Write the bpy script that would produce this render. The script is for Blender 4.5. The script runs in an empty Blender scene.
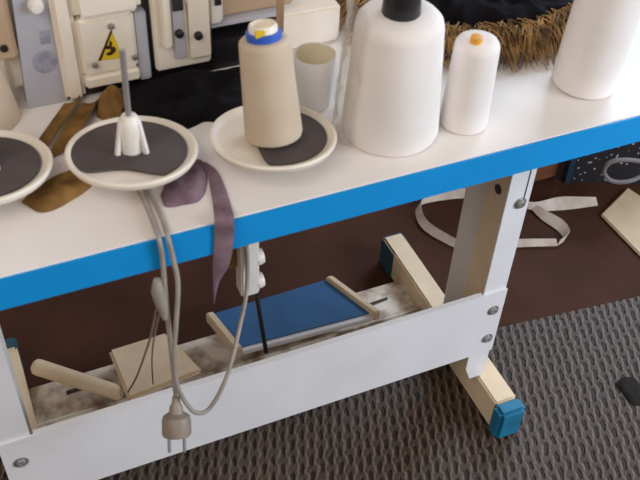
import bpy, bmesh, math, random
from mathutils import Vector, Matrix, noise

S = bpy.context.scene
COL = S.collection

# ---------------------------------------------------------------- camera
cam_data = bpy.data.cameras.new('camera')
cam = bpy.data.objects.new('camera', cam_data)
COL.objects.link(cam)
S.camera = cam
cam_data.sensor_fit = 'HORIZONTAL'
cam_data.sensor_width = 36.0
cam_data.lens = 51.989
cam_data.clip_start = 0.02
cam.matrix_world = Matrix(((0.917871, 0.247926, -0.309911, 3.4e-05),
                           (-0.39481, 0.650005, -0.649321, -0.788419),
                           (0.040461, 0.718349, 0.694505, 1.518207),
                           (0, 0, 0, 1)))
cam_data.dof.use_dof = True
cam_data.dof.focus_distance = 1.75
cam_data.dof.aperture_fstop = 7.5

# ---------------------------------------------------------------- light
world = bpy.data.worlds.new('world')
S.world = world
world.use_nodes = True
bg = world.node_tree.nodes['Background']
bg.inputs[0].default_value = (1.0, 0.90, 0.82, 1)
bg.inputs[1].default_value = 0.36


def area(name, loc, target, size, size_y, power, color):
    ld = bpy.data.lights.new(name, 'AREA')
    ld.shape = 'RECTANGLE'
    ld.size, ld.size_y, ld.energy, ld.color = size, size_y, power, color
    o = bpy.data.objects.new(name, ld)
    COL.objects.link(o)
    o.location = loc
    o.rotation_euler = (Vector(target) - Vector(loc)).to_track_quat('-Z', 'Y').to_euler()
    return o


area('daylight_window', (2.4, -1.65, 1.45), (0.5, 0.1, 0.5), 1.4, 1.3, 60, (0.80, 0.89, 1.0))
area('side_window', (2.7, 1.5, 2.0), (0.7, 0.2, 0.6), 1.3, 1.2, 46, (0.68, 0.82, 1.0))
area('room_light', (-0.9, -1.0, 2.5), (0.3, 0.2, 0.6), 1.4, 1.4, 22, (1.0, 0.90, 0.80))

S.view_settings.view_transform = 'Standard'
S.view_settings.look = 'None'
S.view_settings.gamma = 1.0
S.view_settings.use_curve_mapping = False
S.view_settings.exposure = 0.0


# ---------------------------------------------------------------- materials
def lin(c):
    out = []
    for v in c:
        v /= 255.0
        out.append(v / 12.92 if v <= 0.04045 else ((v + 0.055) / 1.055) ** 2.4)
    return tuple(out) + (1.0,)


class NT:
    def __init__(self, m):
        self.t = m.node_tree
        self.b = self.t.nodes['Principled BSDF']

    def n(self, typ, **kw):
        nd = self.t.nodes.new(typ)
        for k, v in kw.items():
            setattr(nd, k, v)
        return nd

    def l(self, a, b):
        self.t.links.new(a, b)

    def math(self, op, a, b=None):
        nd = self.n('ShaderNodeMath', operation=op)
        for i, v in enumerate((a, b)):
            if v is None:
                continue
            if isinstance(v, (int, float)):
                nd.inputs[i].default_value = v
            else:
                self.l(v, nd.inputs[i])
        return nd.outputs[0]


def mat(name, c, rough=0.5, c2=None, scale=20.0, lo=0.35, hi=0.65, detail=4.0, metal=0.0, bump=0.0, bscale=None,
        spec=0.5, stretch=(1, 1, 1)):
    m = bpy.data.materials.new(name)
    m.use_nodes = True
    k = NT(m)
    k.b.inputs['Roughness'].default_value = rough
    k.b.inputs['Metallic'].default_value = metal
    k.b.inputs['Specular IOR Level'].default_value = spec
    tc = k.n('ShaderNodeTexCoord')
    mp = k.n('ShaderNodeMapping')
    mp.inputs['Scale'].default_value = stretch
    k.l(tc.outputs['Object'], mp.inputs[0])
    nz = k.n('ShaderNodeTexNoise')
    nz.inputs['Scale'].default_value = scale
    nz.inputs['Detail'].default_value = detail
    k.l(mp.outputs[0], nz.inputs['Vector'])
    rp = k.n('ShaderNodeValToRGB')
    rp.color_ramp.elements[0].position = lo
    rp.color_ramp.elements[1].position = hi
    if c2 is None:
        c2 = tuple(max(0, v * 0.955) for v in c)
    rp.color_ramp.elements[0].color = lin(c2)
    rp.color_ramp.elements[1].color = lin(c)
    k.l(nz.outputs['Fac'], rp.inputs[0])
    k.l(rp.outputs[0], k.b.inputs['Base Color'])
    if bump:
        nb = k.n('ShaderNodeTexNoise')
        nb.inputs['Scale'].default_value = bscale or scale * 6
        nb.inputs['Detail'].default_value = 3
        k.l(mp.outputs[0], nb.inputs['Vector'])
        bp = k.n('ShaderNodeBump')
        bp.inputs['Strength'].default_value = bump
        bp.inputs['Distance'].default_value = 0.002
        k.l(nb.outputs['Fac'], bp.inputs['Height'])
        k.l(bp.outputs[0], k.b.inputs['Normal'])
    return m


def thread_mat(name, c, c2):
    """wound yarn: fine crossing helical bands"""
    m = mat(name, c, 0.75, c2, 14, 0.3, 0.7, spec=0.25)
    k = NT(m)
    tc = k.n('ShaderNodeTexCoord')
    w = k.n('ShaderNodeTexWave', wave_type='BANDS', bands_direction='Z')
    w.inputs['Scale'].default_value = 180
    w.inputs['Distortion'].default_value = 3.0
    w.inputs['Detail Scale'].default_value = 0.6
    k.l(tc.outputs['Object'], w.inputs[0])
    bp = k.n('ShaderNodeBump')
    bp.inputs['Strength'].default_value = 0.25
    bp.inputs['Distance'].default_value = 0.0008
    k.l(w.outputs['Fac'], bp.inputs['Height'])
    k.l(bp.outputs[0], k.b.inputs['Normal'])
    return m


def mat_weave(name):
    """coarse woven mat: dark slots in staggered rows between grey brown strands"""
    m = bpy.data.materials.new(name)
    m.use_nodes = True
    k = NT(m)
    tc = k.n('ShaderNodeTexCoord')
    mp = k.n('ShaderNodeMapping')
    mp.inputs['Rotation'].default_value = (0, 0, math.radians(21))
    k.l(tc.outputs['Object'], mp.inputs[0])
    wob = k.n('ShaderNodeTexNoise')
    wob.inputs['Scale'].default_value = 30
    wob.inputs['Detail'].default_value = 4
    k.l(mp.outputs[0], wob.inputs['Vector'])
    sx = k.n('ShaderNodeSeparateXYZ')
    k.l(mp.outputs[0], sx.inputs[0])
    wv = k.math('MULTIPLY', k.math('SUBTRACT', wob.outputs['Fac'], 0.5), 0.75)
    u = k.math('ADD', k.math('MULTIPLY', sx.outputs['X'], 1 / 0.0182), wv)
    par = k.math('MULTIPLY', k.math('MODULO', k.math('FLOOR', k.math('ADD', u, 400)), 2.0), 0.5)
    v = k.math('ADD', k.math('ADD', k.math('MULTIPLY', sx.outputs['Y'], 1 / 0.036), par), wv)

    def blob(ou, ov, ru, rv, lo, hi):
        du = k.math('ABSOLUTE', k.math('SUBTRACT', k.math('FRACT', k.math('ADD', u, 400 + ou)), 0.5))
        dv = k.math('ABSOLUTE', k.math('SUBTRACT', k.math('FRACT', k.math('ADD', v, 100 + ov)), 0.5))
        e = k.math('ADD', k.math('POWER', k.math('DIVIDE', du, ru), 2.0), k.math('POWER', k.math('DIVIDE', dv, rv), 2.0))
        s = k.n('ShaderNodeMapRange', interpolation_type='SMOOTHSTEP')
        s.inputs['From Min'].default_value = lo
        s.inputs['From Max'].default_value = hi
        k.l(e, s.inputs[0])
        return s
    slot = blob(0.0, 0.0, 0.20, 0.32, 0.45, 1.8)
    strand = blob(0.45, 0.12, 0.24, 0.34, 0.1, 1.5)
    big = k.n('ShaderNodeTexNoise')
    big.inputs['Scale'].default_value = 4.5
    big.inputs['Detail'].default_value = 5
    k.l(tc.outputs['Object'], big.inputs['Vector'])
    fine = k.n('ShaderNodeTexNoise')
    fine.inputs['Scale'].default_value = 150
    k.l(tc.outputs['Object'], fine.inputs['Vector'])
    r1 = k.n('ShaderNodeValToRGB')
    r1.color_ramp.elements[0].position = 0.35
    r1.color_ramp.elements[1].position = 0.68
    r1.color_ramp.elements[0].color = lin((66, 49, 39))
    r1.color_ramp.elements[1].color = lin((80, 66, 56))
    k.l(big.outputs['Fac'], r1.inputs[0])
    ms = k.n('ShaderNodeMixRGB')
    ms.inputs[1].default_value = lin((116, 100, 88))
    k.l(strand.outputs[0], ms.inputs[0])
    k.l(r1.outputs[0], ms.inputs[2])
    mx = k.n('ShaderNodeMixRGB', blend_type='MULTIPLY')
    mx.inputs[0].default_value = 0.5
    r2 = k.n('ShaderNodeValToRGB')
    r2.color_ramp.elements[0].position = 0.3
    r2.color_ramp.elements[0].color = (0.35, 0.35, 0.35, 1)
    r2.color_ramp.elements[1].position = 0.7
    k.l(fine.outputs['Fac'], r2.inputs[0])
    k.l(ms.outputs[0], mx.inputs[1])
    k.l(r2.outputs[0], mx.inputs[2])
    m2 = k.n('ShaderNodeMixRGB')
    m2.inputs[1].default_value = lin((28, 21, 18))
    k.l(slot.outputs[0], m2.inputs[0])
    k.l(mx.outputs[0], m2.inputs[2])
    k.l(m2.outputs[0], k.b.inputs['Base Color'])
    k.b.inputs['Roughness'].default_value = 0.55
    k.b.inputs['Specular IOR Level'].default_value = 0.4
    bp = k.n('ShaderNodeBump')
    bp.inputs['Strength'].default_value = 0.8
    bp.inputs['Distance'].default_value = 0.004
    k.l(slot.outputs[0], bp.inputs['Height'])
    k.l(bp.outputs[0], k.b.inputs['Normal'])
    return m


def dots_mat(name):
    m = bpy.data.materials.new(name)
    m.use_nodes = True
    k = NT(m)
    tc = k.n('ShaderNodeTexCoord')
    vo = k.n('ShaderNodeTexVoronoi')
    vo.inputs['Scale'].default_value = 72
    k.l(tc.outputs['Object'], vo.inputs['Vector'])
    rp = k.n('ShaderNodeValToRGB')
    rp.color_ramp.elements[0].position = 0.15
    rp.color_ramp.elements[0].color = lin((190, 185, 185))
    rp.color_ramp.elements[1].position = 0.22
    rp.color_ramp.elements[1].color = lin((30, 26, 32))
    k.l(vo.outputs['Distance'], rp.inputs[0])
    k.l(rp.outputs[0], k.b.inputs['Base Color'])
    k.b.inputs['Roughness'].default_value = 0.8
    return m


def film_mat(name):
    m = bpy.data.materials.new(name)
    m.use_nodes = True
    k = NT(m)
    out = [n for n in k.t.nodes if n.type == 'OUTPUT_MATERIAL'][0]
    tr = k.n('ShaderNodeBsdfTransparent')
    tr.inputs[0].default_value = (0.93, 0.92, 0.90, 1)
    k.b.inputs['Base Color'].default_value = lin((244, 240, 236))
    k.b.inputs['Roughness'].default_value = 0.18
    k.b.inputs['Specular IOR Level'].default_value = 0.9
    mx = k.n('ShaderNodeMixShader')
    mx.inputs[0].default_value = 0.22
    k.l(tr.outputs[0], mx.inputs[1])
    k.l(k.b.outputs[0], mx.inputs[2])
    k.l(mx.outputs[0], out.inputs[0])
    return m


M = dict(
    floor=mat('floor_brown', (80, 47, 34), 0.75, (60, 34, 24), 6, 0.3, 0.7, 8, spec=0.2, bump=0.15, bscale=60),
    wall=mat('wall_beige', (196, 182, 166), 0.8, (186, 171, 154), 4),
    weave=mat_weave('woven_grey_brown'),
    laminate=mat('white_laminate', (236, 231, 228), 0.42, (229, 222, 216), 5),
    blue_edge=mat('blue_edging', (14, 146, 217), 0.5, (12, 141, 211), 8, spec=0.3),
    paint=mat('white_paint', (233, 233, 237), 0.42, (225, 224, 227), 7, 0.3, 0.65, 5),
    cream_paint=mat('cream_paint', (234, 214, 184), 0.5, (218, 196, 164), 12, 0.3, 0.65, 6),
    dirty_paint=mat('stained_cream_paint', (230, 220, 206), 0.6, (140, 114, 90), 24, 0.34, 0.6, 8),
    teal_cap=mat('blue_plastic_cap', (22, 120, 158), 0.5, (18, 106, 142), 25),
    teal_dark=mat('dark_teal_plastic_cap', (34, 82, 100), 0.45),
    pad_blue=mat('blue_rubber', (44, 106, 160), 0.55, (36, 92, 142), 12, 0.3, 0.7, 6),
    steel=mat('steel', (176, 174, 172), 0.35, None, 30, metal=0.7),
    dark_steel=mat('dark_steel', (60, 56, 56), 0.45, None, 30, metal=0.4),
    plate=mat('ivory_plastic', (233, 224, 210), 0.42, (226, 214, 198), 16),
    felt=mat('charcoal_foam', (84, 74, 73), 0.85, (70, 61, 60), 18, 0.3, 0.7, 6, bump=0.3, bscale=400),
    white_plastic=mat('white_plastic', (238, 232, 224), 0.4),
    black=mat('black_plastic', (26, 24, 26), 0.4),
    black_cloth=mat('black_cloth', (24, 21, 25), 0.9, (15, 13, 16), 30, bump=0.4, bscale=300, spec=0.1),
    mustard=mat('mustard_cloth', (152, 116, 68), 0.85, (104, 76, 42), 26, 0.35, 0.7, bump=0.4, bscale=250, spec=0.15),
    mauve=mat('mauve_cloth', (138, 115, 126), 0.85, (112, 90, 102), 40, bump=0.4, bscale=300, spec=0.15),
    gold=mat('gold_fringe', (174, 134, 80), 0.6, (84, 58, 30), 40, 0.35, 0.6),
    tan_thread=thread_mat('tan_thread', (208, 191, 170), (195, 176, 153)),
    beige_thread=thread_mat('beige_thread', (226, 206, 184), (214, 192, 168)),
    white_thread=thread_mat('white_thread', (240, 234, 230), (233, 226, 221)),
    blue_ring=mat('blue_plastic', (44, 96, 196), 0.4),
    orange=mat('orange_plastic', (228, 160, 50), 0.45),
    yellow=mat('yellow_paint', (232, 198, 30), 0.5),
    mark=mat('dark_print', (58, 34, 26), 0.6),
    faded_print=mat('faded_blue_print', (158, 158, 172), 0.6, (140, 141, 160), 90, 0.45, 0.55),
    m_cream=mat('machine_cream', (243, 234, 220), 0.4, (236, 224, 207), 14),
    m_grey=mat('machine_grey', (188, 187, 195), 0.45, (174, 173, 182), 10),
    m_tan=mat('machine_tan', (190, 162, 134), 0.5, (172, 144, 116), 12),
    cable=mat('grey_cable', (168, 158, 150), 0.5, (150, 140, 132), 30),
    plug=mat('grey_plug', (150, 138, 126), 0.5, (136, 124, 112), 30),
    wire=mat('brown_wire', (140, 120, 100), 0.5),
    cup=mat('white_cup', (248, 248, 250), 0.4, (246, 246, 248)),
    cup_in=mat('cream_cup_lining', (242, 231, 206), 0.5),
    film=film_mat('clear_film'),
    dots=dots_mat('dark_dotted_cloth'),
    strap=mat('pale_strap', (204, 190, 178), 0.6, (182, 164, 150), 30),
    card=mat('cream_card', (214, 194, 164), 0.7, (204, 182, 150), 12),
    dark=mat('dark_scrap', (22, 17, 16), 0.9),
    wood=mat('brown_wood', (128, 80, 52), 0.6, (112, 68, 44), 8, stretch=(1, 1, 8)),
    teal_bag=mat('blue_bag_side', (34, 58, 82), 0.7),
    grey_handle=mat('grey_handle', (120, 114, 116), 0.6),
)


# ---------------------------------------------------------------- mesh helpers
def world_loc(o):
    v = Vector((0, 0, 0))
    while o is not None:
        v += Vector(o.location)
        o = o.parent
    return v


def obj(name, bm, m, parent=None, smooth=True, loc=None, bevel=0.0):
    """link bm (given in world coordinates) as one mesh object; its origin goes to loc or the parent's"""
    if bevel:
        bmesh.ops.remove_doubles(bm, verts=bm.verts, dist=1e-6)
        es = [e for e in bm.edges if len(e.link_faces) == 2 and e.calc_face_angle(0) > 0.6]
        bmesh.ops.bevel(bm, geom=es, offset=bevel, segments=2, affect='EDGES', clamp_overlap=True)
    bmesh.ops.recalc_face_normals(bm, faces=bm.faces)
    if loc is None and parent is None:
        xs = [v.co for v in bm.verts]
        loc = Vector(((min(c.x for c in xs) + max(c.x for c in xs)) / 2, (min(c.y for c in xs) + max(c.y for c in xs)) / 2,
                      min(c.z for c in xs)))
    base = world_loc(parent) if parent is not None else Vector((0, 0, 0))
    here = Vector(loc) if loc is not None else base
    bmesh.ops.translate(bm, verts=bm.verts, vec=-here)
    me = bpy.data.meshes.new(name)
    bm.to_mesh(me)
    bm.free()
    me.materials.append(m)
    if smooth:
        me.polygons.foreach_set('use_smooth', [True] * len(me.polygons))
        me.set_sharp_from_angle(angle=math.radians(38))
    o = bpy.data.objects.new(name, me)
    COL.objects.link(o)
    if parent is not None:
        o.parent = parent
        o.location = here - base
    else:
        o.location = here
    return o


def thing(name, label, cat, loc, group=None):
    o = bpy.data.objects.new(name, None)
    o.empty_display_size = 0.05
    COL.objects.link(o)
    o.location = loc
    return tag(o, label, cat, group)


def tag(o, label, cat, group=None, kind=None):
    o['label'] = label
    o['category'] = cat
    if group:
        o['group'] = group
    if kind:
        o['kind'] = kind
    return o


def box(bm, a, b):
    r = bmesh.ops.create_cube(bm, size=1.0)
    for v in r['verts']:
        v.co = Vector([a[i] + (b[i] - a[i]) * (v.co[i] + 0.5) for i in range(3)])
    return r['verts']


def bx(a, b):
    bm = bmesh.new()
    box(bm, a, b)
    return bm


def hexa(bm, pts):
    """pts: 4 bottom then 4 top"""
    v = [bm.verts.new(p) for p in pts]
    for f in ((3, 2, 1, 0), (4, 5, 6, 7), (0, 1, 5, 4), (1, 2, 6, 5), (2, 3, 7, 6), (3, 0, 4, 7)):
        bm.faces.new([v[i] for i in f])


def prism(bm, pts, vec):
    """planar polygon pts extruded by vec"""
    vec = Vector(vec)
    a = [bm.verts.new(p) for p in pts]
    b = [bm.verts.new(Vector(p) + vec) for p in pts]
    n = len(a)
    bm.faces.new(a)
    bm.faces.new(b[::-1])
    for i in range(n):
        bm.faces.new((a[i], a[(i + 1) % n], b[(i + 1) % n], b[i]))


def lathe(bm, prof, base, axis=(0, 0, 1), segs=64, close=True):
    """prof: (radius, height) list; base: centre; axis: direction of height"""
    q = Vector((0, 0, 1)).rotation_difference(Vector(axis).normalized())
    base = Vector(base)
    rings = []
    for r, h in prof:
        if r < 1e-7:
            rings.append([bm.verts.new(base + q @ Vector((0, 0, h)))])
        else:
            rings.append([bm.verts.new(base + q @ Vector((r * math.cos(t), r * math.sin(t), h)))
                          for t in [2 * math.pi * i / segs for i in range(segs)]])
    for A, B in zip(rings, rings[1:]):
        for i in range(segs):
            j = (i + 1) % segs
            if len(A) == 1 and len(B) == 1:
                continue
            if len(A) == 1:
                bm.faces.new((A[0], B[i], B[j]))
            elif len(B) == 1:
                bm.faces.new((A[i], A[j], B[0]))
            else:
                bm.faces.new((A[i], A[j], B[j], B[i]))
    if close:
        for R, flip in ((rings[0], True), (rings[-1], False)):
            if len(R) > 1:
                bm.faces.new(R[::-1] if flip else R)


def lathe_bm(*a, **k):
    bm = bmesh.new()
    lathe(bm, *a, **k)
    return bm


def smooth_path(pts, n=8):
    P = [Vector(p) for p in pts]
    out = []
    for i in range(len(P) - 1):
        p0, p1, p2, p3 = P[max(i - 1, 0)], P[i], P[i + 1], P[min(i + 2, len(P) - 1)]
        for j in range(n):
            t = j / n
            out.append(0.5 * ((2 * p1) + (p2 - p0) * t + (2 * p0 - 5 * p1 + 4 * p2 - p3) * t * t
                              + (3 * p1 - p0 - 3 * p2 + p3) * t ** 3))
    out.append(P[-1])
    return out


def tube(bm, pts, r, segs=10, n=8, smooth=True):
    path = smooth_path(pts, n) if smooth else [Vector(p) for p in pts]
    rr = r if isinstance(r, (list, tuple)) else None
    rings = []
    up = Vector((0.31, 0.2, 0.93))
    for i, p in enumerate(path):
        d = (path[min(i + 1, len(path) - 1)] - path[max(i - 1, 0)]).normalized()
        a = d.cross(up).normalized()
        if i and a.dot(prev) < 0:
            a = -a
        prev = a
        b = d.cross(a).normalized()
        if rr:
            t = i / (len(path) - 1) * (len(rr) - 1)
            k = min(int(t), len(rr) - 2)
            rad = rr[k] + (rr[k + 1] - rr[k]) * (t - k)
        else:
            rad = r
        rings.append([bm.verts.new(p + rad * (a * math.cos(2 * math.pi * s / segs) + b * math.sin(2 * math.pi * s / segs)))
                      for s in range(segs)])
    for A, B in zip(rings, rings[1:]):
        for s in range(segs):
            bm.faces.new((A[s], A[(s + 1) % segs], B[(s + 1) % segs], B[s]))
    bm.faces.new(rings[0][::-1])
    bm.faces.new(rings[-1])


def tube_bm(*a, **k):
    bm = bmesh.new()
    tube(bm, *a, **k)
    return bm


def strip(bm, pts, widths, sides, thick, n=8, cross=6, curl=0.0):
    """flat ribbon along pts; sides: width direction at each point; curl bows it across its width"""
    path = smooth_path(pts, n)
    W = smooth_path([(w, 0, 0) for w in widths], n)
    D = smooth_path(sides, n)
    top, bot = [], []
    for i, p in enumerate(path):
        t = (path[min(i + 1, len(path) - 1)] - path[max(i - 1, 0)]).normalized()
        d = D[i].normalized()
        nn = t.cross(d).normalized()
        A, B = [], []
        for c in range(cross + 1):
            s = c / cross - 0.5
            o = d * (s * W[i].x) + nn * (curl * (0.25 - s * s) * 4)
            A.append(bm.verts.new(p + o + nn * thick / 2))
            B.append(bm.verts.new(p + o - nn * thick / 2))
        top.append(A)
        bot.append(B)
    for i in range(len(path) - 1):
        for c in range(cross):
            bm.faces.new((top[i][c], top[i][c + 1], top[i + 1][c + 1], top[i + 1][c]))
            bm.faces.new((bot[i][c], bot[i + 1][c], bot[i + 1][c + 1], bot[i][c + 1]))
        for c in (0, cross):
            bm.faces.new((top[i][c], top[i + 1][c], bot[i + 1][c], bot[i][c]))
    for e in (0, -1):
        for c in range(cross):
            bm.faces.new((top[e][c], bot[e][c], bot[e][c + 1], top[e][c + 1]))


def heap(outline, h, seed, z0, rings=16, rays=96, fold=1.0, freq=22.0):
    """crumpled cloth lying in the closed outline (xy points), about h high, creased"""
    bm = bmesh.new()
    P = smooth_path([(x, y, 0) for x, y in outline] + [(outline[0][0], outline[0][1], 0)], 12)[:-1]
    c = sum(P, Vector((0, 0, 0))) / len(P)
    m = len(P)
    so = Vector((seed * 7.3, seed * 3.1, seed * 1.7))
    R = []
    for k in range(rays):
        t = k / rays * m
        i = int(t)
        q = P[i % m].lerp(P[(i + 1) % m], t - i)
        q = c + (q - c) * (1 + 0.07 * fold * noise.noise(q * 40 + so))
        R.append(q)
    rows = []
    for j in range(1, rings + 1):
        f = j / rings
        row = []
        for k in range(rays):
            q = c + (R[k] - c) * f
            nz = noise.noise(q * freq + so)
            rid = 1 - abs(noise.noise(q * freq * 1.3 + so * 2)) * 2.2
            prof = max(0.0, 1 - f ** 3.2)
            z = h * prof * (0.55 + 0.35 * nz + 0.35 * rid * fold) + 0.0012
            row.append(bm.verts.new((q.x, q.y, z0 + max(z, 0.0012))))
        rows.append(row)
    nz0 = h * 0.75
    ct = bm.verts.new((c.x, c.y, z0 + nz0))
    for k in range(rays):
        bm.faces.new((ct, rows[0][k], rows[0][(k + 1) % rays]))
    for A, B in zip(rows, rows[1:]):
        for k in range(rays):
            bm.faces.new((A[k], B[k], B[(k + 1) % rays], A[(k + 1) % rays]))
    base = [bm.verts.new((v.co.x, v.co.y, z0)) for v in rows[-1]]
    for k in range(rays):
        bm.faces.new((rows[-1][k], base[k], base[(k + 1) % rays], rows[-1][(k + 1) % rays]))
    bm.faces.new(base[::-1])
    return bm


# ================================================================ setting
TZ = 0.75           # table top
fl = obj('floor', bx((-2.5, -2.5, -0.043), (3.5, 3.0, -0.003)), M['floor'], smooth=False)
fl['kind'] = 'structure'
for nm, a, b in (('wall_back', (-2.5, 2.9, -0.003), (3.5, 3.0, 2.7)), ('wall_left', (-2.5, -2.5, -0.003), (-2.4, 2.9, 2.7))):
    w = obj(nm, bx(a, b), M['wall'], smooth=False)
    w['kind'] = 'structure'

bm = bmesh.new()
hexa(bm, [(-1.2, -1.4, -0.003), (2.2, -1.4, -0.003), (2.2, 0.109, -0.003), (-1.2, 0.462, -0.003),
          (-1.2, -1.4, 0.0), (2.2, -1.4, 0.0), (2.2, 0.109, 0.0), (-1.2, 0.462, 0.0)])
tag(obj('floor_mat', bm, M['weave'], smooth=False, loc=(0.5, 0, 0)),
    'coarse grey brown woven mat on the floor in front of the sewing table', 'mat')

# ================================================================ sewing table
table = thing('sewing_table', 'white topped industrial sewing table with blue edging on a white steel stand', 'table', (0.35, 0.3, 0.0))
T0, T1, YB = -0.30, 1.22, 0.66
ET = 0.0493
obj('tabletop', bx((T0 + 0.003, 0.003, TZ - ET + 0.0005), (T1 - 0.003, YB - 0.003, TZ)), M['laminate'], table, bevel=0.0012)
bm = bmesh.new()
z0, z1 = TZ - ET, TZ - 0.0012
box(bm, (T0, 0.0, z0), (T1, 0.003, z1))
box(bm, (T0, YB - 0.003, z0), (T1, YB, z1))
box(bm, (T0, 0.003, z0), (T0 + 0.003, YB - 0.003, z1))
box(bm, (T1 - 0.003, 0.003, z0), (T1, YB - 0.003, z1))
obj('edge_band', bm, M['blue_edge'], table, smooth=False)

UY0, UY1 = 0.0934, 0.205
FT = 0.080


def bolt(parent, c, r=0.0085, axis=(0, -1, 0)):
    o = obj('bolt', lathe_bm([(0, 0), (r * 1.35, 0), (r * 1.35, 0.0012), (r * 0.9, 0.0014), (r * 0.85, 0.005), (r * 0.5, 0.0062),
                              (r * 0.45, 0.004), (0, 0.004)], c, axis, 18, close=False), M['steel'], parent)
    return o


def upright(x_out, x_in, z_top):
    """C section post open towards the middle: outer web, front and back flanges"""
    s = 1 if x_out > x_in else -1
    bm = bmesh.new()
    t = 0.003
    lo, hi = min(x_out, x_in), max(x_out, x_in)
    wx = (x_out - t, x_out) if s > 0 else (x_out, x_out + t)
    box(bm, (lo, UY0, 0.168), (hi, UY0 + t, z_top))
    box(bm, (lo, UY1 - t, FT + 0.0), (hi, UY1, z_top))
    # narrowed tongue of the front flange reaching down to the foot
    k = 0.010
    pts = [(lo, UY0, 0.168), (hi, UY0, 0.168), (hi, UY0, 0.115), (hi - k * 0.4, UY0, FT), (lo + k * 1.4, UY0, FT), (lo, UY0, 0.115)]
    prism(bm, pts, (0, t, 0))
    o = obj('upright', bm, M['paint'], table, smooth=False)
    obj('web', bx((wx[0], UY0 + t, FT + 0.0), (wx[1], UY1 - t, z_top)), M['cream_paint'], o, smooth=False)  # white post; cream puts the tan light and shade of its inner face into colour
    # inner sliding rail for the height
    bm = bmesh.new()
    xi = (x_out - t - 0.004, x_out - t - 0.0005) if s > 0 else (x_out + t + 0.0005, x_out + t + 0.004)
    box(bm, (xi[0], UY0 + 0.012, 0.36), (xi[1], UY1 - 0.012, z_top))
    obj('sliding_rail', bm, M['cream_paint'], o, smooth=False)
    return o


UR = upright(0.792, 0.747, TZ - ET - 0.0005)
UL = upright(-0.090, -0.042, TZ - ET - 0.0005)
bolt(UR, (0.7750, 0.0934, 0.5361))
bm = bmesh.new()
lathe(bm, [(0, 0), (0.009, 0), (0.009, 0.0012), (0, 0.0012)], (0.7835, 0.165, 0.505), (-1, 0, 0), 20, close=False)
obj('adjusting_hole', bm, M['dark_steel'], UR)
obj('groove', bx((0.7795, UY0 - 0.0006, 0.53), (0.7815, UY0 + 0.0004, 0.70)), M['dark_steel'], UR, smooth=False)

# front crossbeam: a folded channel bolted on the posts
BZ0, BZ1 = 0.160, 0.329
bm = bmesh.new()
box(bm, (-0.0905, UY0 - 0.004, BZ0), (0.7935, UY0 - 0.0003, BZ1))
box(bm, (-0.037, UY0 - 0.0003, BZ1 - 0.003), (0.744, UY0 + 0.006, BZ1))
box(bm, (-0.037, UY0 - 0.0003, BZ0), (0.744, UY0 + 0.010, BZ0 + 0.003))
beam = obj('crossbeam', bm, M['paint'], table, smooth=False)
for q in ((0.7723, 0.0894, 0.2815), (0.7751, 0.0894, 0.2019), (-0.0658, 0.0894, 0.2739)):
    bolt(beam, q)


def foot(x0, x1, far_top=False):
    bm = bx((x0, 0.022, 0.002), (x1, 0.515, FT - 0.0005))
    o = obj('foot', bm, M['cream_paint'], table, bevel=0.004)
    e = 0.002
    # near cap: a sleeve closed over the end; far cap: a lower shoe round the sides and back
    obj('foot_cap', bx((x0 - 0.006, -0.010, 0.0001), (x1 + 0.004, 0.024, FT + e)), M['teal_cap'], o, bevel=0.007)
    top_far = FT + 0.003 if far_top else FT - 0.003
    obj('foot_cap', bx((x0 - e, 0.49 if far_top else 0.455, -0.0029), (x1 + e, 0.52, top_far)), M['teal_dark'], o, bevel=0.004)
    return o


foot(0.779, 0.826)
foot(-0.080, -0.036, True)

# treadle bar between the feet
bm = bmesh.new()
box(bm, (-0.0355, 0.318, 0.030), (0.7785, 0.418, 0.034))
box(bm, (-0.0355, 0.414, 0.010), (0.7785, 0.418, 0.030))
box(bm, (-0.0355, 0.318, 0.034), (0.7785, 0.321, 0.046))
tb = obj('treadle_bar', bm, M['dirty_paint'], table, smooth=False)
tb['label'] = 'stained flat steel bar between the feet'
bm = bmesh.new()
hexa(bm, [(0.6714, 0.3795, 0.0342), (0.7284, 0.3825, 0.0342), (0.7271, 0.3751, 0.0342), (0.6717, 0.3701, 0.0342),
          (0.6709, 0.3787, 0.0352), (0.7279, 0.3817, 0.0352), (0.7267, 0.3743, 0.0352), (0.6713, 0.3693, 0.0352)])
obj('slot', bm, M['mark'], tb, smooth=False)
bm = bmesh.new()
hexa(bm, [(0.0310, 0.3866, 0.0342), (0.0827, 0.3896, 0.0342), (0.0822, 0.3793, 0.0342), (0.0307, 0.3764, 0.0342),
          (0.0310, 0.3858, 0.0352), (0.0826, 0.3888, 0.0352), (0.0822, 0.3785, 0.0352), (0.0307, 0.3756, 0.0352)])
obj('slot', bm, M['mark'], tb, smooth=False)


def slab(corners, t):
    """thin plate: corners given on its top, thickness t straight down"""
    bm = bmesh.new()
    lo = [Vector(c) - Vector((0, 0, t)) for c in corners]
    hexa(bm, lo + [Vector(c) for c in corners])
    return bm


# the treadle with its blue pad and two side rails
TL, TR, BR, BL = [Vector(v) for v in ((0.3473, 0.4268, 0.0850), (0.5998, 0.4320, 0.0850), (0.6384, 0.2978, 0.1050), (0.3642, 0.3096, 0.1050))]
tre = obj('treadle', slab([TL, TR, BR + (BR - TR) * 0.10, BL + (BL - TL) * 0.10], 0.012), M['paint'], table, bevel=0.002)
up = Vector((0, 0, 0.0035))
obj('treadle_pad', slab([p + up for p in (TL, TR, BR, BL)], 0.003), M['pad_blue'], tre, smooth=False)
for A, B, sx in ((TL, BL, -1), (TR, BR, 1)):
    bm = bmesh.new()
    B2 = B + (B - A) * 0.10
    w = Vector((0.016 * sx, 0, 0))
    h = Vector((0, 0, 0.014))
    d = Vector((0, 0, -0.012))
    hexa(bm, [A + d, A + w + d, B2 + w + d, B2 + d, A + h, A + w + h, B2 + w + h, B2 + h])
    obj('side_rail', bm, M['cream_paint'], tre, bevel=0.003)
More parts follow.
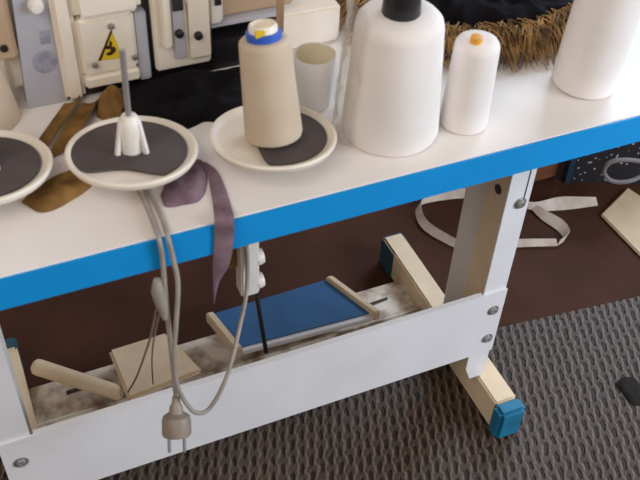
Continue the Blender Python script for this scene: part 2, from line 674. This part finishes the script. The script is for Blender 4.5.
for f in (0.2, 0.8):
    bm = bmesh.new()
    c = TL.lerp(TR, f).lerp(BL.lerp(BR, f), 0.5)
    box(bm, (c.x - 0.012, c.y - 0.012, 0.034), (c.x + 0.012, c.y + 0.012, c.z - 0.006))
    obj('hinge', bm, M['dark_steel'], tre, smooth=False)

# the small cream pedal
c4 = [Vector(v) for v in ((0.1284, 0.4255, 0.0750), (0.2479, 0.4288, 0.0750), (0.2824, 0.2921, 0.0950), (0.1319, 0.2784, 0.0950))]
sp = obj('presser_pedal', slab(c4, 0.013), M['cream_paint'], table, bevel=0.006)
sp['label'] = 'small square cream pedal beside the blue treadle'
cc = sum(c4, Vector()) / 4
obj('hinge', bx((cc.x - 0.014, cc.y - 0.014, 0.034), (cc.x + 0.014, cc.y + 0.014, cc.z - 0.01)), M['dark_steel'], sp, smooth=False)

A = Vector((0.4070, 0.2795, 0.1080))
B = Vector((0.3770, 0.2450, 0.3135))
D = (B - A).normalized()
C1 = A + D * ((TZ - ET - 0.001 - A.z) / D.z)
obj('treadle_rod', tube_bm([A, C1], 0.0042, 10, smooth=False), M['dark_steel'], table)

# switch box hanging under the top
sb = obj('switch_box', bx((0.3005, 0.100, 0.488), (0.329, 0.128, TZ - ET - 0.0005)), M['white_plastic'], table, bevel=0.003)
sb['label'] = 'white switch box with two round push buttons'
for z in (0.553, 0.503):
    obj('button', lathe_bm([(0, 0), (0.0125, 0), (0.0125, 0.006), (0.011, 0.010), (0, 0.011)], (0.3288, 0.114, z), (1, 0, 0), 24, close=False),
        M['white_plastic'], sb)
obj('bracket', bx((0.268, 0.118, 0.540), (0.3002, 0.124, TZ - ET - 0.0005)), M['mustard'], sb, smooth=False)

# ================================================================ spool plates
G_PL = 'round spool plates along the table edge'


def plate(c, label, pad_outline, pin_to=None, holder=True, r=0.0815, pin_r=0.0038, pin_m='steel'):
    c = Vector(c)
    piv = c + Vector((0, 0, 0.036))
    tilt = Matrix.Rotation(math.radians(-6.5), 4, Vector((0.905, -0.425, 0)))

    def tl(bm):
        bmesh.ops.rotate(bm, verts=bm.verts, cent=piv, matrix=tilt)
        return bm
    t = thing('spool_plate', label, 'spool plate', c, G_PL)
    zt = 0.036
    # dish with a rolled rim
    prof = [(0, zt - 0.008), (r - 0.010, zt - 0.008), (r - 0.003, zt - 0.004), (r, zt + 0.001), (r + 0.0006, zt + 0.004), (r - 0.001, zt + 0.0062),
            (r - 0.004, zt + 0.0062), (r - 0.009, zt + 0.002), (r - 0.014, zt), (0, zt)]
    obj('dish', tl(lathe_bm(prof, c, segs=96, close=False)), M['plate'], t)
    bm = bmesh.new()
    pts = [(c.x + x * r, c.y + y * r, c.z + zt + 0.0003) for x, y in pad_outline]
    prism(bm, pts, (0, 0, 0.0035))
    obj('foam_pad', tl(bm), M['felt'], t, smooth=False)
    obj('post', lathe_bm([(0, 0), (0.016, 0), (0.016, 0.004), (0.008, 0.006), (0.008, zt - 0.010), (0, zt - 0.010)], c, segs=24, close=False), M['steel'], t)
    top = c + Vector((0, 0, zt + 0.0038))
    if holder:
        hd = obj('cone_holder', tl(lathe_bm([(0, 0), (0.0135, 0), (0.0135, 0.006), (0.0150, 0.030), (0.0135, 0.042), (0.009, 0.0495), (0, 0.051)], top, segs=32, close=False)),
                 M['white_plastic'], t)
        for k in range(3):
            a = math.radians(-164 + 120 * k)
            d = Vector((math.cos(a), math.sin(a), 0))
            s = Vector((-d.y, d.x, 0)) * 0.0028
            bm = bmesh.new()
            p = [top + d * 0.012 + Vector((0, 0, 0.045)), top + d * 0.0150 + Vector((0, 0, 0.041)), top + d * 0.023 + Vector((0, 0, 0.0005)), top + d * 0.0175 + Vector((0, 0, 0.0005)),
                 top + d * 0.0135 + Vector((0, 0, 0.034))]
            prism(bm, [q - s for q in p], s * 2)
            obj('holder_wing', tl(bm), M['white_plastic'], hd, smooth=False)
    if pin_to is not None:
        obj('spool_pin', tube_bm([top + Vector((0, 0, 0.001)), Vector(pin_to)], pin_r, 12, smooth=False), M[pin_m], t)
    return t


def disc(cut=None, n=72, s=0.83, ox=0.0, oy=0.0):
    pts = []
    for i in range(n):
        a = 2 * math.pi * i / n
        x, y = ox + s * math.cos(a), oy + s * math.sin(a)
        if cut:
            nx, ny, d = cut
            e = x * nx + y * ny - d
            if e > 0:
                x, y = x - nx * e, y - ny * e
        pts.append((x, y))
    return pts


def bitten(n=96):
    pts = []
    for i in range(n):
        a = 2 * math.pi * i / n
        e = (a - math.radians(247) + math.pi) % (2 * math.pi) - math.pi
        w = max(0.0, 1 - (abs(e) / math.radians(44)) ** 2.2)
        rr = 0.875 - 0.36 * w
        pts.append((-0.035 + rr * math.cos(a), 0.015 + rr * math.sin(a)))
    return pts


P1 = (-0.0055, 0.1561, 0.7900)
P2 = (0.1696, 0.1241, 0.7900)
P3 = (0.3451, 0.0917, 0.7900)
pz = TZ
plate((P1[0], P1[1], pz), 'ivory spool plate with charcoal pad cut off by the left edge of the photo', disc())
plate((P2[0], P2[1], pz), 'ivory spool plate with a bare steel pin rising from its white winged holder', bitten(),
      pin_to=(0.1749, 0.1350, 0.9269))
# the pad of the third plate is slipped over to the right
plate((P3[0], P3[1], pz), 'ivory spool plate carrying the tan thread cone', disc((-0.88, 0.2, 0.15), ox=0.02), holder=False)


# ================================================================ thread cones
def cone(label, base, top, prof_r, m, group='cones of thread on the table', flat=False):
    base, top = Vector(base), Vector(top)
    ax = top - base
    h = ax.length
    t = thing('thread_cone', label, 'thread cone', base, group)
    rb, rt = prof_r
    pr = [(0, 0), (rb * 0.90, 0), (rb * 0.97, h * 0.012), (rb, h * 0.045), (rb + (rt - rb) * 0.5, h * 0.5), (rt * 1.01, h * 0.90), (rt * 0.97, h * 0.945),
          (rt * 0.87, h * 0.978), (rt * 0.72, h * 0.994), (rt * 0.5, h), (0, h)]
    if flat:
        pr = pr[:5] + [(rt * 1.005, h * 0.95), (rt * 0.98, h * 0.975), (rt * 0.90, h * 0.992), (rt * 0.75, h), (0, h)]
    obj('yarn', lathe_bm(pr, base, ax, 72, close=False), m, t)
    return t, base, ax.normalized(), h


ptop = 0.036 + 0.0040
b = Vector((P3[0] - 0.0, P3[1], TZ + ptop))
bb = Vector((0.3446, 0.0868, 0.7905))
b = Vector((bb.x, bb.y, TZ + ptop + 0.0035))
tp = Vector((0.3407, 0.1120, 0.9219))
t, b, ax, h = cone('tan thread cone with a blue topped core standing on a spool plate', b, tp, (0.0368, 0.0312), M['tan_thread'], flat=True)
obj('core', lathe_bm([(0, h - 0.002), (0.0178, h - 0.002), (0.0175, h + 0.015), (0.0160, h + 0.018), (0.0140, h + 0.018), (0.011, h + 0.004), (0, h + 0.004)], b, ax, 40, close=False),
    M['m_cream'], t)
obj('core_ring', lathe_bm([(0.0180, h - 0.001), (0.0215, h - 0.001), (0.0218, h + 0.008), (0.0180, h + 0.0095)], b, ax, 48, close=False), M['blue_ring'], t)
q = b + ax * (h + 0.012)
obj('yellow_sticker', bx((q.x - 0.015, q.y - 0.0172, q.z - 0.0015), (q.x - 0.004, q.y - 0.0130, q.z + 0.007)), M['yellow'], t, smooth=False)

t, b, ax, h = cone('largest white thread cone with a black core on top', (0.519, 0.098, TZ), (0.5165, 0.098, TZ + 0.181), (0.0665, 0.0560), M['white_thread'])
obj('core', lathe_bm([(0, h - 0.004), (0.0235, h - 0.004), (0.0245, h + 0.001), (0.0225, h + 0.030), (0.017, h + 0.031), (0.016, h + 0.004), (0, h + 0.004)], b, ax, 40, close=False),
    M['black'], t)

t, b, ax, h = cone('small slim white thread cone with an orange core tip', (0.6225, 0.076, TZ), (0.6235, 0.076, TZ + 0.134), (0.0335, 0.0298), M['white_thread'])
q = Vector((0.6092, 0.0817, 0.8840))
obj('core', lathe_bm([(0, -0.002), (0.0085, -0.002), (0.0075, 0.008), (0, 0.009)], b + ax * h + Vector((-0.008, -0.006, 0)), ax, 24, close=False), M['orange'], t)

cone('tall white thread cone nearest the right end of the table', (0.839, 0.098, TZ), (0.848, 0.098, TZ + 0.215), (0.0475, 0.0455), M['white_thread'])
q = Vector((0.0121, 0.3075, 0.7500))
cone('squat beige thread cone behind the plate at the left edge', q, q + Vector((0, 0, 0.078)), (0.047, 0.036), M['beige_thread'])

# ================================================================ sewing machine (seen from behind, only its lower half in view)
mc = thing('overlock_machine', 'cream and grey overlock machine with a yellow warning triangle', 'sewing machine', (0.21, 0.38, TZ))
Y0 = 0.31
base_o = obj('machine_bed', bx((0.123, 0.311, TZ + 0.001), (0.345, 0.52, 0.772)), M['black'], mc, bevel=0.004)
body = obj('machine_body', bx((0.055, 0.328, 0.772), (0.342, 0.52, 1.03)), M['m_cream'], mc, bevel=0.006)
gp = bmesh.new()
prism(gp, [(0.073, Y0, 0.7535), (0.1215, Y0, 0.7535), (0.1195, Y0, 0.93), (0.085, Y0, 0.96)], (0, 0.02, 0))
gpo = obj('grey_side_cover', gp, M['m_grey'], mc, bevel=0.003)
bm = bmesh.new()
prism(bm, [(0.1042, 0.3098, 0.8658), (0.1181, 0.3098, 0.8645), (0.1163, 0.3098, 0.8453), (0.1033, 0.3098, 0.8450)], (0, 0.0004, 0))
n_ = 18
ec = Vector((0.1041, 0.3098, 0.8186))
prism(bm, [ec + Vector((0.0165 * math.cos(2 * math.pi * i / n_), 0, 0.018 * math.sin(2 * math.pi * i / n_))) for i in range(n_)], (0, 0.0004, 0))
obj('emblem', bm, M['faded_print'], gpo, smooth=False)
obj('cover_knob', lathe_bm([(0, 0), (0.010, 0), (0.010, 0.008), (0.007, 0.013), (0, 0.014)], (0.1057, 0.3090, 0.9050), (0, -1, 0), 24, close=False), M['white_plastic'], gpo)
# pulley guard at the far left
pg = obj('pulley_guard', bx((0.02, 0.305, 0.834), (0.0725, 0.3275, 0.96)), M['m_tan'], mc, bevel=0.004)
obj('screw', lathe_bm([(0, 0), (0.005, 0), (0.005, 0.003), (0, 0.003)], (0.0566, 0.3045, 0.8535), (0, -1, 0), 16, close=False), M['black'], pg)
# cream column and hinged cover with the warning triangle
obj('column', bx((0.1225, 0.300, 0.7535), (0.1500, 0.3275, 1.0)), M['m_cream'], mc, bevel=0.006)
obj('upper_hood', bx((0.1500, 0.290, 0.878), (0.238, 0.3275, 1.02)), M['m_cream'], mc, bevel=0.008)
cv = obj('looper_cover', bx((0.1502, 0.296, 0.7918), (0.2264, 0.3275, 0.8776)), M['m_cream'], mc, bevel=0.004)
obj('cover_lip', bx((0.1502, 0.292, 0.774), (0.2264, 0.3275, 0.7916)), M['m_cream'], cv, bevel=0.003)
A, B, C = [Vector(v) for v in ((0.1943, 0.2955, 0.8587), (0.1713, 0.2955, 0.8142), (0.2052, 0.2955, 0.8115))]
bm = bmesh.new()
prism(bm, [A, B, C], (0, 0.0004, 0))
ws = obj('warning_sign', bm, M['yellow'], cv, smooth=False)
bm = bmesh.new()
off = Vector((0, -0.0004, 0))
L = (B - A)
w = Vector((0.0045, 0, 0.0))
prism(bm, [A + off, B + off, B + w * 0.9 + off, A + L * 0.10 + w * 0.7 + off], (0, 0.0003, 0))
g = (A + B + C) / 3
for dx, dz, rx, rz in ((-0.003, 0.004, 0.0045, 0.003), (0.003, -0.001, 0.004, 0.005), (-0.002, -0.006, 0.005, 0.0028), (0.001, 0.009, 0.002, 0.004)):
    prism(bm, [g + off + Vector((dx + rx * math.cos(a), 0, dz + rz * math.sin(a))) for a in [i * math.pi / 5 for i in range(10)]], (0, 0.0003, 0))
obj('warning_print', bm, M['mark'], ws, smooth=False)
for p in ((0.1948, 0.2955, 0.8631), (0.1659, 0.2915, 0.8115), (0.2217, 0.2955, 0.8095)):
    obj('screw', lathe_bm([(0, 0), (0.0045, 0), (0.0045, 0.002), (0.002, 0.003), (0, 0.003)], p, (0, -1, 0), 16, close=False), M['steel'], cv)
obj('grey_post', bx((0.2265, 0.302, 0.765), (0.2440, 0.3275, 0.872)), M['m_grey'], mc, bevel=0.002)
obj('gap_plate', bx((0.2442, 0.314, 0.755), (0.2520, 0.3275, 0.90)), M['black'], mc, smooth=False)
# thread tension housing
th = obj('tension_housing', bx((0.2522, 0.304, 0.772), (0.3330, 0.3275, 1.0)), M['m_cream'], mc, bevel=0.003)
obj('tension_rib', bx((0.2625, 0.294, 0.812), (0.2765, 0.3040, 0.93)), M['m_cream'], th, bevel=0.003)
obj('tension_recess', bx((0.2790, 0.300, 0.790), (0.2955, 0.3040, 0.96)), M['m_grey'], th, bevel=0.001)
obj('recess_cap', bx((0.2800, 0.297, 0.866), (0.2950, 0.3000, 0.90)), M['dark_steel'], th, bevel=0.001)
obj('tension_panel', bx((0.3000, 0.299, 0.785), (0.3330, 0.3040, 0.96)), M['m_cream'], th, bevel=0.003)
for p in ((0.2868, 0.2995, 0.8315), (0.3133, 0.2985, 0.8234)):
    obj('tension_knob', lathe_bm([(0, 0), (0.0062, 0), (0.0058, 0.005), (0.004, 0.0065), (0, 0.0068)], p, (0, -1, 0), 20, close=False), M['black'], th)
# right hand side of the machine: cloth plate, arm and dark throat
obj('throat', bx((0.3332, 0.3135, TZ + 0.001), (0.43, 0.50, 0.800)), M['black'], mc, smooth=False)
obj('cloth_plate', bx((0.338, 0.318, 0.8165), (0.445, 0.40, 0.824)), M['m_grey'], mc, bevel=0.002)
obj('throat_wall', bx((0.3332, 0.342, 0.8002), (0.43, 0.50, 0.8165)), M['black'], mc, smooth=False)
obj('needle_arm', bx((0.356, 0.330, 0.8242), (0.47, 0.46, 1.0)), M['m_tan'], mc, bevel=0.004)
nb = obj('needle_bar_box', bx((0.3342, 0.310, 0.8270), (0.3555, 0.3450, 0.96)), M['white_plastic'], mc, bevel=0.004)
obj('notch', bx((0.343, 0.3075, 0.858), (0.352, 0.3105, 0.875)), M['black'], nb, smooth=False)
obj('feed_lever', bx((0.3560, 0.3230, 0.7890), (0.3860, 0.3299, 0.7960)), M['white_plastic'], mc, bevel=0.001)
obj('lever_tip', bx((0.3370, 0.3240, 0.7560), (0.3400, 0.3299, 0.7690)), M['white_plastic'], mc, bevel=0.001)

# cream accessory box behind the tan cone
ab = obj('accessory_box', bx((0.4460, 0.325, TZ), (0.5450, 0.43, 0.812)), M['m_cream'], None, bevel=0.004)
tag(ab, 'cream plastic box behind the white cup', 'box')

q = Vector((0.4011, 0.2123, 0.7500))
sp_ = thing('stand_pole', 'tan upright thread stand pole rising behind the tan thread cone', 'pole', q)
obj('base_flange', lathe_bm([(0, 0.0002), (0.013, 0.0002), (0.013, 0.004), (0.007, 0.006), (0, 0.006)], q, segs=28, close=False), M['steel'], sp_)
obj('rod', lathe_bm([(0, 0.0058), (0.0052, 0.0058), (0.0052, 0.42), (0.0045, 0.423), (0, 0.423)], q, segs=20, close=False), M['m_tan'], sp_)

# ================================================================ cup and clear film
cb = Vector((0.444, 0.190, TZ))
cup = thing('cup', 'white cup with a cream lining behind the tan thread cone', 'cup', cb)
obj('cup_wall', lathe_bm([(0, 0), (0.0235, 0), (0.0245, 0.002), (0.0290, 0.080), (0.0282, 0.0815), (0.0276, 0.0800)], cb, segs=56, close=False), M['cup'], cup)
obj('cup_lining', lathe_bm([(0.0275, 0.0800), (0.0238, 0.006), (0.0, 0.005)], cb, segs=56, close=False), M['cup_in'], cup)

bm = bmesh.new()
rows = []
cx_, cy_ = 0.519, 0.098
for i in range(34):
    z = TZ + 0.002 + 0.205 * i / 33
    row = []
    for j in range(44):
        a = math.radians(112 + 88 * j / 43)
        nr = noise.noise(Vector((a * 3.2, z * 26, 1.3))) + 0.6 * noise.noise(Vector((a * 9, z * 60, 4.4)))
        r = 0.0795 - 0.012 * (i / 33) + 0.0075 * nr + 0.010 * max(0, 1 - j / 12)
        row.append(bm.verts.new((cx_ + r * math.cos(a), cy_ + r * math.sin(a), z)))
    rows.append(row)
for A, B in zip(rows, rows[1:]):
    for j in range(43):
        bm.faces.new((A[j], A[j + 1], B[j + 1], B[j]))
bmesh.ops.solidify(bm, geom=list(bm.faces), thickness=0.0004)
tag(obj('plastic_film', bm, M['film'], loc=(cx_ - 0.07, cy_, TZ)), 'crumpled clear plastic film wrapped round the left of the largest white cone', 'plastic wrap')

# ================================================================ cloth on the table
bm = heap([(0.1779, 0.2539), (0.1955, 0.1953), (0.2578, 0.1910), (0.2912, 0.1978), (0.3266, 0.1752), (0.3633, 0.1958), (0.4116, 0.2830), (0.3393, 0.3063), (0.2716, 0.3117), (0.1998, 0.3061)],
          0.034, 3, TZ + 0.0002)
tag(obj('cloth_scrap', bm, M['black_cloth']), 'crumpled black cloth lying along the foot of the machine', 'cloth')


def scrap(outline, h, seed, m, label, fold=1.0):
    return tag(obj('cloth_scrap', heap(outline, h, seed, TZ + 0.0002, fold=fold), m), label, 'cloth', 'cloth scraps on the table')


bm = bmesh.new()
strip(bm, [(0.0672, 0.2103, 0.7540), (0.0852, 0.2268, 0.7650), (0.1071, 0.2539, 0.7680), (0.1309, 0.3028, 0.7570)], [0.028, 0.032, 0.032, 0.026], [(0.9, 0.2, 0.25)] * 4, 0.003, curl=0.005)
strip(bm, [(0.0838, 0.1909, 0.7540), (0.1015, 0.2063, 0.7640), (0.1274, 0.2446, 0.7660), (0.1565, 0.2935, 0.7570)], [0.032, 0.038, 0.036, 0.030], [(0.9, 0.25, 0.1)] * 4, 0.003, curl=0.006)
tag(obj('cloth_scrap', bm, M['mustard']), 'folded mustard cloth between the grey machine cover and the bare spool plate', 'cloth', 'cloth scraps on the table')
scrap([(0.1528, 0.2583), (0.1695, 0.2425), (0.1955, 0.2572), (0.2008, 0.2878), (0.1803, 0.3081), (0.1628, 0.2941)], 0.030, 8, M['mustard'],
      'rounded mustard cloth lump under the warning triangle')
scrap([(0.0297, 0.1209), (0.0419, 0.0968), (0.0707, 0.0957), (0.1136, 0.1215), (0.1265, 0.1543), (0.0941, 0.1579), (0.0536, 0.1440)], 0.012, 11, M['mustard'],
      'flat brownish mustard scrap between the two left spool plates', 1.2)
scrap([(0.1875, 0.0734), (0.1886, 0.0511), (0.2097, 0.0451), (0.2315, 0.0488), (0.2528, 0.0817), (0.2557, 0.1235), (0.2219, 0.1187)], 0.011, 14, M['mauve'],
      'crumpled mauve cloth peeping out between two spool plates')

# mauve ribbon over the edge
p = [(0.2561, 0.1116, 0.7540), (0.2612, 0.0903, 0.7540), (0.2574, 0.0556, 0.7530), (0.2527, 0.0265, 0.7520), (0.2450, -0.0040, 0.7591), (0.2432, -0.0060, 0.7263), (0.2379, -0.0060, 0.6844), (0.2301, -0.0060, 0.6545), (0.2259, -0.0060, 0.6181)]
bm = bmesh.new()
sd = (0.93, -0.3, 0.05)
strip(bm, p, [0.010, 0.014, 0.019, 0.022, 0.0235, 0.0240, 0.0205, 0.0075, 0.0012], [sd] * 9, 0.0012, curl=0.0015)
tag(obj('ribbon', bm, M['mauve']), 'mauve cloth ribbon hanging over the blue table edge', 'ribbon')

# dark cloth with a golden fringe behind the white cones
dc = thing('fringed_cloth', 'dark cloth with a golden fringe lying behind the white cones', 'cloth', (0.80, 0.36, TZ))
obj('cloth_pile', heap([(0.61, 0.28), (0.70, 0.235), (0.80, 0.21), (0.89, 0.215), (0.95, 0.26), (1.0, 0.42), (0.9, 0.54), (0.74, 0.58), (0.61, 0.46)], 0.065, 21, TZ + 0.0002, fold=0.7),
    M['black_cloth'], dc)
rnd = random.Random(5)
bm = bmesh.new()
edge = smooth_path([(0.615, 0.46, 0), (0.61, 0.36, 0), (0.63, 0.275, 0), (0.70, 0.235, 0), (0.80, 0.212, 0), (0.88, 0.218, 0), (0.91, 0.225, 0)], 40)
for k in range(950):
    q = edge[rnd.randrange(len(edge) - 1)]
    z = 0.018 + rnd.random() * 0.018
    L = 0.035 + rnd.random() * 0.05
    a = math.radians(-108 + rnd.uniform(-28, 28)) if q.x > 0.62 else math.radians(-150 + rnd.uniform(-30, 30))
    d = Vector((math.cos(a), math.sin(a), 0))
    p0 = Vector((q.x, q.y, TZ + z)) - d * (0.012 + 0.02 * rnd.random())
    p1 = p0 + d * L * 0.5 + Vector((0, 0, 0.004))
    p2 = p0 + d * L
    p2.z = TZ + 0.002 + rnd.random() * 0.008
    tube(bm, [p0, p1, p2], [0.0014, 0.0013, 0.0008], 4, 3)
fr = obj('fringe', bm, M['gold'], dc, smooth=False)
fr['kind'] = 'stuff'
fr['label'] = 'golden brown fringe'

# ================================================================ cables
tag(obj('cable', tube_bm([(0.1651, 0.0925, 0.7545), (0.1658, 0.0583, 0.7545), (0.1650, 0.0203, 0.7545), (0.1641, -0.0055, 0.7515), (0.1653, -0.0060, 0.7162), (0.1631, -0.0100, 0.6714), (0.1617, -0.0140, 0.6003), (0.1606, -0.0160, 0.5202), (0.1603, -0.0160, 0.4552)],
                        [0.0030, 0.0030, 0.0030, 0.0030, 0.0034, 0.0036, 0.0034, 0.0030, 0.0032]), M['cable']),
    'grey cable from under the bare spool plate down to the dangling plug', 'cable')
tag(obj('cable', tube_bm([(0.1755, 0.0933, 0.7540), (0.1772, 0.0585, 0.7540), (0.1770, 0.0233, 0.7545), (0.1745, -0.0055, 0.7528), (0.1771, -0.0100, 0.7226), (0.1786, -0.0160, 0.6805), (0.1692, -0.0240, 0.6178), (0.1614, -0.0260, 0.5530), (0.1626, -0.0260, 0.4917),
                         (0.1752, -0.0260, 0.4416), (0.1887, -0.0200, 0.4124), (0.2074, -0.0120, 0.4021), (0.2304, -0.0060, 0.4336), (0.2522, 0.0100, 0.4692), (0.2759, 0.0400, 0.5034), (0.2990, 0.0780, 0.5171), (0.3077, 0.0940, 0.5531), (0.3077, 0.0960, 0.5999)], 0.0032), M['cable']),
    'pale grey cable looping past the plug up to the white switch box', 'cable')
bm = tube_bm([(0.1555, -0.0130, 0.6665), (0.1497, -0.0050, 0.6306), (0.1476, 0.0400, 0.5366), (0.1398, 0.0900, 0.4272), (0.1356, 0.1600, 0.3008), (0.1356, 0.2902, 0.1000)], 0.0017, 8)
tag(obj('wire', bm, M['wire']), 'thin brown wire slanting down to the small cream pedal', 'wire')
bm = tube_bm([(0.1593, -0.0160, 0.6607), (0.1500, -0.0100, 0.6205), (0.1503, 0.0500, 0.5027), (0.1572, 0.1200, 0.3719), (0.1841, 0.2926, 0.0980)], 0.0013, 8)
tag(obj('wire', bm, M['wire']), 'thin dark wire dropping straight onto the small cream pedal', 'wire')
# bulge of tape where the cables are bound together
tag(obj('tape_wrap', tube_bm([(0.1548, -0.0100, 0.6926), (0.1542, -0.0100, 0.6712), (0.1570, -0.0120, 0.6501), (0.1595, -0.0145, 0.6252)], [0.0046, 0.0085, 0.0080, 0.0048], 14), M['cable']),
    'grey tape bulge wrapped round the hanging cable below the table edge', 'tape')

# plug
Pt = Vector((0.1600, -0.0180, 0.4602))
pl = thing('power_plug', 'grey two pin mains plug dangling in front of the crossbeam', 'plug', Pt)
Pe = Vector((0.1436, -0.0620, 0.3957))
dn = (Pe - Pt).normalized()
LL = (Pe - Pt).length
k_ = LL / 0.082
obj('neck', lathe_bm([(r * 1.05, h * k_) for r, h in [(0, -0.002), (0.0050, -0.002), (0.0058, 0.008), (0.0085, 0.012), (0.0098, 0.024), (0, 0.024)]], Pt, dn, 24, close=False), M['plug'], pl)
obj('plug_body', lathe_bm([(r * 1.12, h * k_) for r, h in [(0, 0.022), (0.0105, 0.022), (0.0165, 0.027), (0.0180, 0.033), (0.0184, 0.052), (0.0172, 0.0550), (0, 0.0550)]], Pt, dn, 40, close=False), M['plug'], pl)
sv = Vector((0.93, -0.36, 0.0)).normalized()
for s in (-1, 1):
    q = Pt + sv * 0.0105 * s
    obj('pin', lathe_bm([(r, h * k_) for r, h in [(0, 0.0548), (0.0024, 0.0548), (0.0024, 0.078), (0.0019, 0.081), (0, 0.082)]], q, dn, 14, close=False), M['steel'], pl)

# ================================================================ under the table
A, B = Vector((-0.0142, 0.4436, 0.0660)), Vector((0.1270, 0.3156, 0.0660))
D = (B - A).normalized()
tag(obj('rod', lathe_bm([(0, 0), (0.0115, 0.0), (0.0155, 0.004), (0.0165, 0.010), (0.0150, (B - A).length - 0.006), (0.010, (B - A).length), (0, (B - A).length)], A, D, 28, close=False), M['cream_paint']),
    'tan rod lying across the bar between the left foot and the cream pedal', 'rod')

# pale strap lying in loops on the floor
FZ = -0.003
up = (0, 0, 1)


def strap_on_floor(pts, lean):
    bm = bmesh.new()
    strip(bm, [(x, y, FZ + 0.012) for x, y, _ in pts], [0.018, 0.020, 0.022, 0.024, 0.024, 0.024, 0.026, 0.026, 0.022, 0.022, 0.034, 0.022], lean, 0.0014, n=10)
    for v in bm.verts:
        v.co.z = max(v.co.z, FZ + 0.0002)
    return bm


pts = [(1.1980, 0.4141, 0.0000), (1.1035, 0.4466, 0.0000), (0.9956, 0.4734, 0.0000), (0.9485, 0.5350, 0.0000), (0.9310, 0.5940, 0.0000), (0.9529, 0.6515, 0.0000), (1.0069, 0.6629, 0.0000), (1.0884, 0.6444, 0.0000), (1.1744, 0.5837, 0.0000), (1.2190, 0.5430, 0.0000), (1.2917, 0.5274, 0.0000), (1.3772, 0.5031, 0.0000)]
lean = [(0.1, 0.7, 0.7), (0.1, 0.7, 0.7), (0.1, 0.7, 0.7), (0.4, 0.6, 0.6), (0.7, 0.45, 0.5), (0.75, 0.4, 0.5), (0.4, 0.6, 0.6), (0.1, 0.7, 0.7), (0.0, 0.7, 0.7), (0.0, 0.7, 0.7), (0.0, 0.7, 0.7), (0.0, 0.7, 0.7)]
bm = strap_on_floor(pts, lean)
p2 = [(1.2157, 0.5561, 0.0000), (1.2238, 0.5098, 0.0000), (1.2410, 0.4610, 0.0000), (1.2346, 0.4259, -0.0000), (1.2026, 0.4124, 0.0000)]
strip(bm, [(x, y, FZ + 0.0105) for x, y, _ in p2], [0.015, 0.026, 0.030, 0.026, 0.018], [(0.75, 0.4, 0.45)] * 5, 0.0014, n=10)
for v in bm.verts:
    v.co.z = max(v.co.z, FZ + 0.0002)
tag(obj('strap', bm, M['strap']), 'pale flat strap lying in loops on the brown floor behind the right post', 'strap')

# dotted bag at the back right, brown box beside it
bgz = FZ
bag = thing('dotted_bag', 'dark bag with white dots standing on the floor at the back right', 'bag', (1.60, 0.72, FZ))
bm = bmesh.new()
lo = [(1.366, 0.600), (1.60, 0.500), (1.82, 0.76), (1.56, 0.92)]
V = []
for k in range(9):
    f = k / 8
    row = []
    for i in range(4):
        a, b_ = Vector(lo[i]), Vector(lo[(i + 1) % 4])
        for s in range(10):
            q = a.lerp(b_, s / 10)
            c = Vector((1.59, 0.665))
            q = c + (q - c) * (1 - 0.10 * f + 0.05 * noise.noise(Vector((q.x * 9, q.y * 9, f * 2))))
            row.append(bm.verts.new((q.x, q.y, FZ + 0.0003 + 0.26 * f)))
    V.append(row)
for A, B in zip(V, V[1:]):
    for i in range(40):
        bm.faces.new((A[i], A[(i + 1) % 40], B[(i + 1) % 40], B[i]))
bm.faces.new(V[0][::-1])
bm.faces.new(V[-1])
obj('bag_body', bm, M['dots'], bag)
hp = [(1.4722, 0.4600, 0.1104), (1.4109, 0.4550, 0.1040), (1.3688, 0.4700, 0.1047), (1.3442, 0.4800, 0.1322), (1.3559, 0.4800, 0.1595), (1.3979, 0.4650, 0.1651), (1.4689, 0.4600, 0.1364)]
obj('handle', tube_bm(hp, 0.0055, 10), M['grey_handle'], bag)
obj('side_panel', slab([Vector(v) for v in ((1.350, 0.602, 0.2), (1.3625, 0.596, 0.2), (1.372, 0.622, 0.2), (1.360, 0.628, 0.2))], 0.2025), M['teal_bag'], bag, smooth=False)

bm = bmesh.new()
box(bm, (1.13, 0.632, FZ + 0.0002), (1.345, 0.80, 0.24))
tag(obj('wooden_box', bm, M['wood'], bevel=0.004), 'brown wooden box on the floor beyond the right post', 'box')

bm = slab([Vector(v) for v in ((1.3614, 0.4624, 0.0060), (1.4890, 0.5234, 0.0060), (1.5385, 0.3412, 0.0060), (1.3664, 0.2097, 0.0060))], 0.0088)
for v in bm.verts:
    v.co.z += 0.0
tag(obj('card_sheet', bm, M['card'], bevel=0.003), 'cream sheet of card lying on the floor at the right edge', 'card')

q = Vector((1.1037, -0.0096, 0.0000))
tag(obj('cloth_scrap', heap([(q.x + 0.026 * math.cos(a) * (1.25 if k % 2 else 0.9), q.y + 0.036 * math.sin(a)) for k, a in enumerate([i * math.pi / 4 for i in range(8)])], 0.012, 31, 0.0001), M['dark']),
    'small black scrap on the woven mat at the right edge', 'scrap')
